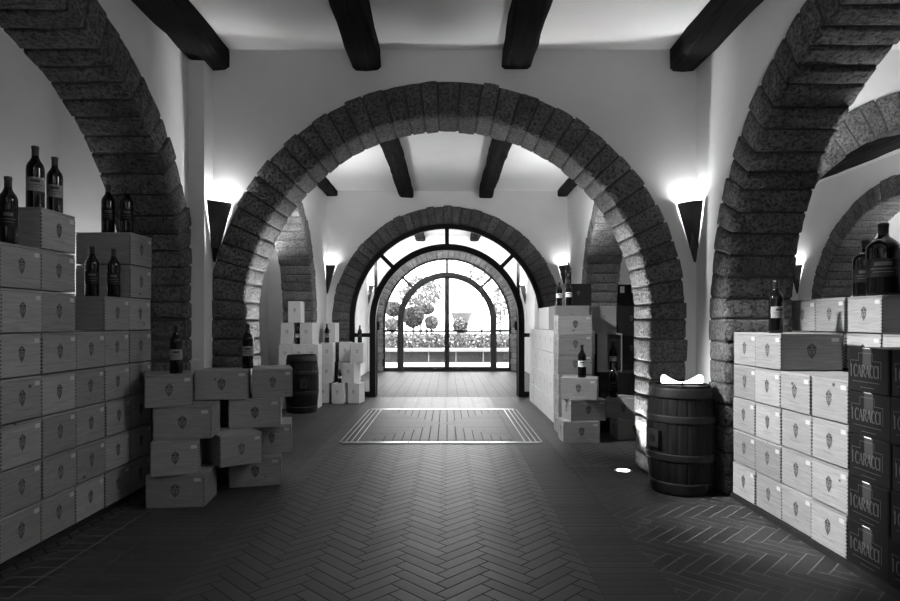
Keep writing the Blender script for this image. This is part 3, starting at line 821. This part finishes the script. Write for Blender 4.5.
B1 = Proto(make_bottle('plain')); B2 = Proto(make_bottle('dark')); B3 = Proto(make_bottle('white')); BF = Proto(make_bottle('dark', 1.62))
def bt(P, x, y, z, label, s=1.0, face=None, sz=None):
    rz = math.atan2(y, x) - PI / 2 if face is None else face
    P.put((x, y, z), rz, label, None, (s, s, sz or s))
TA, TB, TD, TE = [HB + n * PIT - .0055 for n in (7, 8, 6, 8)]
bt(B2, -1.99, 2.72, TA, 'dark bottle nearest the left frame edge, on the nearest full crate column', 1.02)
bt(B1, -2.045, 2.98, TB, 'taller pale-labelled bottle, left of the pair on the tall left column', 1.06)
bt(B1, -2.02, 3.09, TB, 'pale-labelled bottle, right of the pair on the tall left column', .98)
bt(B2, -2.10, 3.55, TD, 'left of two dark bottles in the recess of the left crate wall', 1.0)
bt(B2, -2.00, 3.60, TD, 'right of two dark bottles in the recess of the left crate wall', .97)
bt(B2, -2.11, 3.735, TE, 'left dark bottle on the farthest tall column under the side arch', 1.0)
bt(B2, -2.00, 3.745, TE, 'right dark bottle on the farthest tall column under the side arch', .98)
bt(B1, -1.68, 3.72, .592 + CH, 'bottle standing on top of the front loose stack', 1.0)
bt(B1, -1.375, 4.14, .592 + CH, 'bottle on the bridging crate before the left arch leg', 1.02)
bt(B1, 1.875, 3.42, .036 + 5 * PIT - .0055, 'lone labelled bottle on the right wall of crates beside the arch', 1.0, 0)
bt(BF, 2.32, 3.19, .846 + .204 + CH, 'very large broad-shouldered bottle on the right rear crates', 1.28)
bt(BF, 2.335, 3.345, .846 + .204 + CH, 'smaller squat bottle just behind the very large bottle', 1.05)

# ------------------------------------------------------------------ black cartons with silver lettering
def strokes_I(): return [[(.0, 0), (.0, 1)]], [(-.13, .13, 0), (-.13, .13, 1)]
def lettering(mb, place, text, x0, z0, h, w, gap):
    """serif capitals from thin and thick strokes"""
    def line(p, q, t):
        dx, dy = q[0] - p[0], q[1] - p[1]; L = math.hypot(dx, dy) or 1; nx, ny = -dy / L * t / 2, dx / L * t / 2
        mb.add([place(p[0] + nx, p[1] + ny), place(p[0] - nx, p[1] - ny), place(q[0] - nx, q[1] - ny), place(q[0] + nx, q[1] + ny)], [(0, 1, 2, 3)])
    T, t = h * .13, h * .06
    x = x0
    for ch in text:
        big = 1.0
        if ch == ' ': x += w * .45; continue
        def X(a): return x + a * w
        def Z(b): return z0 + b * h
        if ch == 'I':
            cw = .3
            line((X(.15), Z(0)), (X(.15), Z(1)), T)
            for b in (0, 1): line((X(0), Z(b)), (X(.3), Z(b)), t)
        elif ch == 'A':
            cw = .95
            line((X(.08), Z(0)), (X(.47), Z(1)), t); line((X(.47), Z(1)), (X(.86), Z(0)), T); line((X(.22), Z(.36)), (X(.72), Z(.36)), t)
            line((X(-.02), Z(0)), (X(.2), Z(0)), t); line((X(.74), Z(0)), (X(.98), Z(0)), t)
        elif ch == 'R':
            cw = .85
            line((X(.15), Z(0)), (X(.15), Z(1)), T); line((X(0), Z(1)), (X(.4), Z(1)), t); line((X(0), Z(0)), (X(.3), Z(0)), t)
            pts = [(.4 + .3 * math.sin(PI * i / 8), .76 + .24 * math.cos(PI * i / 8)) for i in range(9)]
            for a, b in zip(pts, pts[1:]): line((X(a[0]), Z(a[1])), (X(b[0]), Z(b[1])), T * .75)
            line((X(.4), Z(.52)), (X(.15), Z(.52)), t); line((X(.4), Z(.52)), (X(.82), Z(0)), T * .9)
        elif ch == 'C':
            cw = .8
            pts = [(.45 - .42 * math.cos(ang(q)), .5 + .52 * math.sin(ang(q))) for q in range(-135, 136, 18)]
            for k, (a, b) in enumerate(zip(pts, pts[1:])): line((X(a[0]), Z(a[1])), (X(b[0]), Z(b[1])), t + (T - t) * math.sin(PI * (k + .5) / (len(pts) - 1)))
            line((X(.76), Z(.98)), (X(.76), Z(.76)), t)
        x += cw * w + gap
    return x
def make_black_carton():
    root = thing('wine_carton', 'black carton', 'carton')
    W, L, H = .252, .335, .190                       # end face (-x) W wide
    mb = MB(); mb.bbox(-L / 2, L / 2, -W / 2, W / 2, 0, H, .004); mb.build('carton_body', M['card_dark'], root)
    mb = MB(); place = lambda a, b: (-L / 2 - .0012, -a, b)
    t = .0022
    def seg(p, q):
        a0, a1 = sorted((p[0], q[0])); b0, b1 = sorted((p[1], q[1]))
        mb.add([place(a, b) for a, b in ((a0 - t / 2, b0 - t / 2), (a1 + t / 2, b0 - t / 2), (a1 + t / 2, b1 + t / 2), (a0 - t / 2, b1 + t / 2))], [(0, 1, 2, 3)])
    P = [(-.105, .105), (-.105, .135), (-.052, .135), (-.052, .168), (.035, .168), (.035, .135), (.085, .135), (.085, .062)]
    for a, b in zip(P, P[1:]): seg(a, b)
    seg((-.09, .044), (.075, .044))
    lettering(mb, place, 'I CARACCI', -.104, .066, .050, .0265, .0018)
    for i in range(8): seg((-.04 + i * .011, .020), (-.034 + i * .011, .021))
    mb.build('printed_emblem', M['silver_print'], root, fixn=False)
    mb = MB(); mb.box(-L / 2 - .0008, -L / 2 - .0002, -.028, .026, .10, H - .002); mb.box(-L / 2, L / 2, -.025, .025, H, H + .0006); mb.build('packing_tape', M['tape'], root)
    mb = MB()
    for i in range(3):
        y = -.02 + i * .014; mb.add([(-L / 2 - .002, y, H - .004), (-L / 2 - .007, y + .012, H - .001), (-L / 2 - .003, y + .016, H + .002), (-L / 2 - .001, y + .004, H + .001)], [(0, 1, 2, 3)])
    mb.build('tape_curl', M['white_gloss'], root, fixn=False)
    return root
BC = Proto(make_black_carton())
for y0, nm in ((2.437, 'far column'), (2.178, 'near column')):
    for k in range(5):
        where = ['bottom', 'second', 'middle', 'fourth', 'top'][k]
        BC.put((1.80 + .1675 + R.uniform(-.008, .006), y0 + .128 + R.uniform(-.003, .003), .036 + k * .1915), R.uniform(-.015, .015),
               'black carton with silver lettering, ' + where + ' one of the ' + nm + ' at the right edge', 'black lettered cartons at the right frame edge')

# ------------------------------------------------------------------ barrels
def make_barrel():
    root = thing('wine_barrel', 'barrel', 'barrel')
    Hh = .72; re, rm = .188, .222
    def rad(z): q = (z / Hh - .5) * 2; return rm - (rm - re) * q * q
    mb = MB(); ns = 22; seg = 4; vs = []; fs = []; nz = 15
    tot = ns * seg
    for i in range(tot):
        a = 2 * PI * i / tot; groove = -.0035 if i % seg == 0 else 0
        for k in range(nz):
            z = Hh * k / (nz - 1); r = rad(z) + groove; vs.append((r * math.cos(a), r * math.sin(a), z))
    for i in range(tot):
        for k in range(nz - 1): fs.append((i * nz + k, ((i + 1) % tot) * nz + k, ((i + 1) % tot) * nz + k + 1, i * nz + k + 1))
    o = len(vs)
    for i in range(tot):
        a = 2 * PI * i / tot
        for r, z in ((re - .022, Hh), (re - .022, Hh - .03), (re - .022, 0), (re - .022, .02)): vs.append((r * math.cos(a), r * math.sin(a), z))
    for i in range(tot):
        j = (i + 1) % tot
        fs += [(i * nz + nz - 1, j * nz + nz - 1, o + j * 4, o + i * 4), (o + i * 4, o + j * 4, o + j * 4 + 1, o + i * 4 + 1), (i * nz, o + i * 4 + 2, o + j * 4 + 2, j * nz), (o + i * 4 + 2, o + i * 4 + 3, o + j * 4 + 3, o + j * 4 + 2)]
    mb.add(vs, fs); mb.build('staves', M['stave'], root)
    mb = MB(); mb.lathe([(0, Hh - .026), (re - .02, Hh - .026), (re - .02, Hh - .04), (0, Hh - .04)], 32); mb.lathe([(0, .02), (re - .02, .02), (re - .02, .03), (0, .03)], 32); mb.build('barrel_head', M['stave'], root)
    for z0, z1 in ((.005, .085), (.225, .275), (.475, .525), (.635, .705)):
        mb = MB(); n = 5
        pr = [(rad(z0 + (z1 - z0) * i / n) + .0045, z0 + (z1 - z0) * i / n) for i in range(n + 1)]
        pr = [(pr[0][0] - .006, z0)] + pr + [(pr[-1][0] - .006, z1)]
        mb.lathe(pr, 44); mb.build('hoop', M['hoop'], root)
    # square bung plate with a round hole
    mb = MB(); mb.box(-.048, .048, -rm - .022, -rm + .012, .315, .425); pl = mb.build('bung_plate', M['plinth'], root)
    mb = MB()
    vs = [(.024 * math.cos(2 * PI * i / 20), -rm - .024, .37 + .024 * math.sin(2 * PI * i / 20)) for i in range(20)] + [(.024 * math.cos(2 * PI * i / 20), -rm - .010, .37 + .024 * math.sin(2 * PI * i / 20)) for i in range(20)]
    mb.add(vs, [tuple(range(20)), *[(i, (i + 1) % 20, 20 + (i + 1) % 20, 20 + i) for i in range(20)]]); mb.build('bung', M['metal'], pl)
    return root
BA = Proto(make_barrel())
BA.put((1.541, 3.96, .001), ang(-66), 'dark oak barrel before the right arch leg, bright lamp on top', None, (.965, .965, .97))
BA.put((-1.80, 7.44, .001), ang(20), 'dark oak barrel in the second room before white cartons', None, (.93, .93, .98))
# lamp with two glowing shells on the near barrel
lp = thing('barrel_lamp', 'small lamp with two glowing white shells on the right barrel', 'lamp', (1.538, 3.925, .694 * .97 + .001))
mb = MB(); mb.lathe([(0, 0), (.11, 0), (.11, .012), (.10, .018), (0, .018)], 28); mb.lathe([(.012, .015), (.012, .03)], 10); mb.build('base', M['metal'], lp)
for s in (-1, 1):
    mb = MB(); vs = []; fs = []; n, kk = 14, 14
    for i in range(n + 1):
        t = i / n; u = .008 + .125 * t
        hz = .005 + .030 * (max(0, t) ** 1.6) * (1 if t < .85 else math.sqrt(max(.0001, 1 - ((t - .85) / .152) ** 2)))
        wy = .012 + .04 * math.sin(PI * min(t * .62 + .05, 1)) * (1 if t < .85 else math.sqrt(max(.0001, 1 - ((t - .85) / .152) ** 2)))
        zc = .032 + hz
        for j in range(kk):
            a = 2 * PI * j / kk; vs.append((s * u, wy * math.cos(a), zc + hz * math.sin(a)))
    for i in range(n):
        for j in range(kk): fs.append((i * kk + j, i * kk + (j + 1) % kk, (i + 1) * kk + (j + 1) % kk, (i + 1) * kk + j))
    fs += [tuple(range(kk)), tuple(range(n * kk, n * kk + kk))]
    mb.add(vs, fs, 0, True); mb.build('glowing_shell', M['glow_shell'], lp)

# ------------------------------------------------------------------ second room: white cartons at left
def make_carton(W, L, H, mt=None, name='wine_carton', emblem=True):
    root = thing(name, 'carton', 'carton')
    mt = mt or M['card']
    mb = MB(); mb.bbox(-W / 2, W / 2, -L / 2, L / 2, 0, H, .004); mb.build('carton_body', mt, root)
    mb = MB(); mb.box(-.018, .018, -L / 2 - .0006, L / 2 + .0006, H, H + .0006); mb.build('packing_tape', M['sticker'] if mt is M['card'] else M['tape'], root)
    if emblem:
        mb = MB(); crest(mb, lambda a, b, k: (a, -L / 2 - .0012 - k * .0004, H * .58 + b), .04, .06); mb.build('crest', [M['print_soft'] if mt is M['card'] else M['silver_print'], mt], root, fixn=False)
        mb = MB(); crest(mb, lambda a, b, k: (-W / 2 - .0012 - k * .0004, -a, H * .58 + b), .04, .06); mb.build('crest', [M['print_soft'] if mt is M['card'] else M['silver_print'], mt], root, fixn=False)
    return root
WC = Proto(make_carton(.165, .24, .274))
GW = 'white cartons at the left of the second room'
def wc(x, y, k, rz, label): WC.put((x, y, .002 + k * .2755), ang(rz), label, GW)
nm5 = ['bottom', 'second', 'third', 'fourth', 'fifth']
for k in range(3):
    for i, x in enumerate((-2.075, -1.905, -1.735)):
        if k < 2 and i == 2 and False: continue
        wc(x, 7.81, k, R.uniform(-2, 2), 'white carton behind the left barrel, %s from the floor, %s of its row' % (nm5[k], ['left', 'middle', 'right'][i]))
wc(-2.055, 7.81, 3, 2, 'white carton left of a bottle on the stack behind the left barrel')
wc(-1.80, 7.81, 3, -3, 'white carton right of a bottle on the stack behind the left barrel')
wc(-1.96, 7.81, 4, 3, 'white carton alone on top of the stack behind the left barrel')
# group near the left leg of the second arch
wr = [(-1.70, 8.32, 0, 4, 'bottom white carton beside the right flank of the left barrel'), (-1.475, 8.27, 0, -8, 'white carton on the floor under a small bottle in the left group'),
      (-1.255, 8.30, 0, -10, 'bottom white carton nearest the open glass leaf at left'),
      (-1.66, 8.34, 1, 3, 'white carton in the second tier beside the left barrel'), (-1.32, 8.32, 1, -14, 'forward-turned white carton in the second tier beside the glass screen'),
      (-1.65, 8.34, 2, 2, 'white carton in the third tier, below the upper left bottle'), (-1.455, 8.60, 0, 2, 'shaded white carton set back on the floor behind the left group'), (-1.455, 8.60, 1, 3, 'shaded white carton set back in the second tier at left'),
      (-1.45, 8.60, 2, 3, 'shaded white carton set back in the third tier at left'), (-1.225, 8.34, 2, -3, 'white carton in the third tier beside the arch under a bottle'),
      (-1.63, 8.46, 3, -3, 'topmost white carton of the group by the left arch leg')]
for x, y, k, rz, lb in wr: wc(x, y, k, rz, lb)
z = lambda k: .002 + k * .2755
bt(B3, -1.925, 7.74, z(3), 'dark bottle between two upper white cartons above the left barrel', .86)
bt(B1, -1.655, 8.27, z(3), 'dark bottle in front of the topmost white carton by the arch', .86)
bt(B3, -1.475, 8.25, z(1), 'small white-labelled bottle on a low white carton by the left barrel', .62)
bt(B2, -1.21, 8.33, z(3), 'dark bottle on the white carton beside the glazed screen', .8)

# ------------------------------------------------------------------ second room: right side
SIDEC = Proto(make_carton(.36, .374, .251))
GX = 'white cartons of the long right wall in the second room'
for i in range(6):
    for k in range(4):
        SIDEC.put((1.17 + .18 + R.uniform(-.004, .006), 6.21 + .19 + i * .381, .002 + k * .256), R.uniform(-.01, .01),
                  'white carton in the long right row, %s tier, number %s from near end' % (['bottom', 'second', 'third', 'top'][k], ['one', 'two', 'three', 'four', 'five', 'six'][i]), GX)
UP = Proto(make_carton(.17, .255, .262, None, 'wine_carton', False))
for i in range(4):
    UP.put((1.18 + .085, 6.80 + i * .262, .002 + 4 * .256), R.uniform(-.03, .03), 'white upright carton topping the long right row, %s from the near end' % ['first', 'second', 'third', 'fourth'][i], 'upright cartons topping the long right row')
def cr(x, y, z, rz, face, label, gname='crates at the right of the second room'):
    CR.put((x, y, z), ang(rz) + (0 if face == 'L' else PI / 2), label, gname)
for k in range(6):
    cr(1.10 + .17, 5.935 + .134, .001 + k * .197, R.uniform(-1, 1), 'L', 'wine crate of the tall second-room stack behind the near bottle, %s from the floor' % ['first', 'second', 'third', 'fourth', 'fifth', 'sixth'][k])
cr(1.065 + .17, 5.50 + .134, .001, 0, 'L', 'bottom crate of the low front stack at the right of the second room')
cr(1.115 + .17, 5.52 + .134, .198, 8, 'L', 'middle crate of the low front stack, turned so its pale end shows')
cr(1.08 + .17, 5.52 + .134, .395, -17, 'L', 'top crate of the low front stack, carrying a bottle')
bt(B3, 1.26, 5.60, .395 + CH, 'white-labelled bottle on the low front crate stack at the right', 1.02)
cr(1.60 + .17, 5.64 + .134, .001, 0, 'L', 'bottom crate of the rear low pair beside the right arch leg')
cr(1.56 + .17, 5.62 + .134, .198, -32, 'L', 'upper crate of the rear low pair, its corner turned forward')
bt(B2, 1.585, 5.71, .198 + CH, 'ornate dark bottle on the corner-turned crate by the arch leg', 1.08)
UPB = .002 + 4 * .256
GK = Proto(make_carton(.36, .378, .254, M['card_grey'], 'wine_carton'))
GK.put((1.30, 6.42, UPB), 0, 'grey carton on the near end of the long right row, under bottles')
bt(B3, 1.185, 6.34, UPB + .2545, 'left of the two front bottles on the grey carton by the sconce', .84)
bt(B3, 1.285, 6.33, UPB + .2545, 'right of the two front bottles on the grey carton by the sconce', .92)
DK = Proto(make_carton(.30, .30, .262, M['card_dark'], 'wine_carton'))
GD = 'dark cartons at the right of the second room'
def dk(x, y, z, label): DK.put((x, y, z), R.uniform(-.02, .02), label, GD)
dk(1.505, 7.03, UPB + .001 + 0.0, 'dark carton behind the bottles below the right sconce')
dk(1.505, 7.03, UPB + .2635, 'upper dark carton behind the bottles, with one bottle on top')
bt(B2, 1.41, 6.96, UPB + 2 * .263, 'rear bottle standing highest beside the right sconce', .86)
# black cartons: base tier under the open crate, then a taller tier behind
for k in range(3):
    for i, x in enumerate((1.69, 1.995)):
        DK.put((x, 6.19, .001 + k * .2), 0, 'black carton under the open display crate, %s tier, %s' % (['bottom', 'middle', 'upper'][k], ['left', 'right'][i]), GD, (1, 1, .76))
GK.put((1.70, 6.58 + .1, .98), 0, 'grey box with a faint crest above the open display crate', None, (.78, .9, 1.2))
for k in range(4):
    DK.put((2.0, 6.66, .001 + k * .2635 * 1.22), 0, 'black crested box in the dark column behind the display crate, %s from the floor' % ['first', 'second', 'third', 'fourth'][k], GD, (1, 1, 1.22))
DK.put((1.70, 6.68, .001), 0, 'tall black box standing behind the open display crate', GD, (.9, 1, 3.72))
# open upright crate with a bottle
oc = thing('display_crate', 'open upright pine crate showing a bottle, lid slid aside', 'crate', (1.645, 6.14, .603))
mb = MB(); W, D, H, t = .25, .16, .39, .012
mb.box(-.02, W / 2, D / 2 - t, D / 2, 0, H); mb.box(-.02 - t, -.02, -D / 2, D / 2, 0, H); mb.box(W / 2 - t, W / 2, -D / 2, D / 2, 0, H)
mb.box(-.02, W / 2 - t, -D / 2, D / 2, 0, t); mb.box(-.02, W / 2 - t, -D / 2, D / 2, H - t, H); mb.box(-.02, W / 2 - t, -D / 2 + .02, D / 2 - t, H - .075, H - .066)
mb.build('crate_body', M['pine'], oc)
mb = MB(); mb.box(-W / 2, -.034, -D / 2, -D / 2 + .012, 0, H); mb.build('sliding_lid', M['pine'], oc)
bt(B3, 1.70, 6.135, .603 + .0125, 'white-labelled bottle standing inside the open display crate', .95)
# two tagged dark boxes on a shelf in the aisle behind
sh = thing('wall_shelf', 'dark shelf in the right aisle behind the second-room arch', 'shelf', (2.75, 8.72, 0))
mb = MB(); mb.box(-.45, .45, -.17, .17, 1.28, 1.31); mb.build('shelf_board', M['plinth'], sh)
for s in (-1, 1):
    mb = MB(); mb.box(s * .43 - .02, s * .43 + .02, -.15, .15, 0, 1.28); mb.build('side_panel', M['plinth'], sh)
for i, x in enumerate((2.50, 2.66)):
    o = thing('gift_box', '%s black gift box with a pale tag on the aisle shelf' % ['left', 'right'][i], 'box', (x, 8.66, 1.311), 0, 'black gift boxes on the aisle shelf')
    mb = MB(); mb.bbox(-.075, .075, -.1, .1, 0, .34, .004); mb.build('box_body', M['card_dark'], o)
    mb = MB(); mb.box(-.03, .03, -.1025, -.1005, .22, .31); mb.build('tag', M['sticker'], o)

# ------------------------------------------------------------------ lights, world, camera
W = bpy.data.worlds.new('World'); SC.world = W; W.use_nodes = True
bg = W.node_tree.nodes['Background']; bg.inputs[0].default_value = g(1); bg.inputs[1].default_value = 9.0
S = bpy.data.lights.new('sun', 'SUN'); S.energy = 3; S.angle = .02
so = bpy.data.objects.new('sun', S); COL.objects.link(so); so.rotation_euler = Vector((-.35, .45, -1)).to_track_quat('-Z', 'Y').to_euler()
def area(name, loc, target, sx, sy, e, portal=False):
    L = bpy.data.lights.new(name, 'AREA'); L.shape = 'RECTANGLE'; L.size = sx; L.size_y = sy; L.energy = e
    o = bpy.data.objects.new(name, L); COL.objects.link(o); o.location = loc
    o.rotation_euler = (Vector(target) - Vector(loc)).to_track_quat('-Z', 'Y').to_euler()
    if portal: L.cycles.is_portal = True
    return o
for sx in (-1, 1): area('window_portal', (sx * (XR + TH + .02), 11.3, 1.1), (0, 11.3, 1.1), 1.9, 2.2, 1, True)
area('door_portal', (0, D3 + DT + .02, 1.3), (0, 0, 1.3), 3.0, 2.6, 1, True)
def spot(name, loc, target, e, size, blend=.6, soft=.06):
    L = bpy.data.lights.new(name, 'SPOT'); L.energy = e; L.spot_size = ang(size); L.spot_blend = blend; L.shadow_soft_size = soft
    o = bpy.data.objects.new(name, L); COL.objects.link(o); o.location = loc
    o.rotation_euler = (Vector(target) - Vector(loc)).to_track_quat('-Z', 'Y').to_euler()
    return o
spot('fill_spot', (-1.2, 3.25, 2.85), (1.8, 3.28, .64), 950, 30, .6, .12)  # unseen spot added to light the right crate wall
spot('fill_spot', (1.3, 2.7, 2.85), (-1.95, 2.9, .75), 60, 60, .8, .35)  # added dim spot that lifts the left crate wall
area('rear_fill', (-.6, -2.9, 2.2), (0, 3, .6), 2.2, 1.2, 6)  # added soft fill behind the camera; no window there
for tx, tz, e in ((1.44, 1.0, 110), (1.42, 1.45, 190), (1.25, 1.9, 85), (.42, 2.5, 60)):      # added spots without fixtures, brightening the underside of the main arch
    for sx in (-1, 1): spot('arch_fill', (sx * tx * .5, 4.66, .05), (sx * tx, 4.46, tz), e, 28, 1, .04)
spot('fill_spot', (-1.1, 4.95, 2.9), (1.25, 6.4, .7), 430, 56, .7)  # added spot brightening the right-hand stacks of the second room
spot('fill_spot', (.4, 6.2, 2.9), (-1.6, 8.0, .7), 120, 50, .7)  # added spot brightening the white cartons at left
# added fill lamps without fixtures, throwing light up at the ceilings
def fill_uplight(x, y, z, e, size=.18):
    o = area('fill_uplight', (x, y, z), (x, y + .001, z + 1), size, size, e); o.data.shape = 'DISK'; return o
for x in (-1.0, 1.0): fill_uplight(x, -.9, 2.2, 22)
fill_uplight(0, 2.0, 1.5, 3.5)
for x in (2.5, 4.9): fill_uplight(x, 3.6, 2.0, 11)
for x in (2.5, 4.9): fill_uplight(x, 5.4, 2.0, 26)
for x in (-2.45,): fill_uplight(-2.55, 3.95, 1.2, 2.5); fill_uplight(x, 7.4, 1.9, 16)
for x in (-1.5, 1.5): fill_uplight(x, 6.9, 1.9, 13)
for x in (-1.5, 1.5): fill_uplight(x, 10.3, 1.9, 300)
fill_uplight(6.3, 6.9, 2.0, 40)

cam = bpy.data.cameras.new('camera'); cam.sensor_width = 36; cam.lens = 24; cam.clip_start = .05; cam.clip_end = 200
cam.shift_x = 3 / 900; cam.shift_y = 22.5 / 900
co = bpy.data.objects.new('camera', cam); COL.objects.link(co); co.location = (0, 0, 1.1); co.rotation_euler = (PI / 2, 0, 0)
SC.camera = co
vs = SC.view_settings; vs.view_transform = 'Standard'; vs.look = 'None'; vs.exposure = .5; vs.gamma = 1; vs.use_curve_mapping = False
SC.cycles.use_denoising = True
SC.cycles.max_bounces = 8; SC.cycles.diffuse_bounces = 5; SC.cycles.glossy_bounces = 4; SC.cycles.transparent_max_bounces = 12
SC.cycles.sample_clamp_indirect = 6
SC.cycles.caustics_reflective = False; SC.cycles.caustics_refractive = False
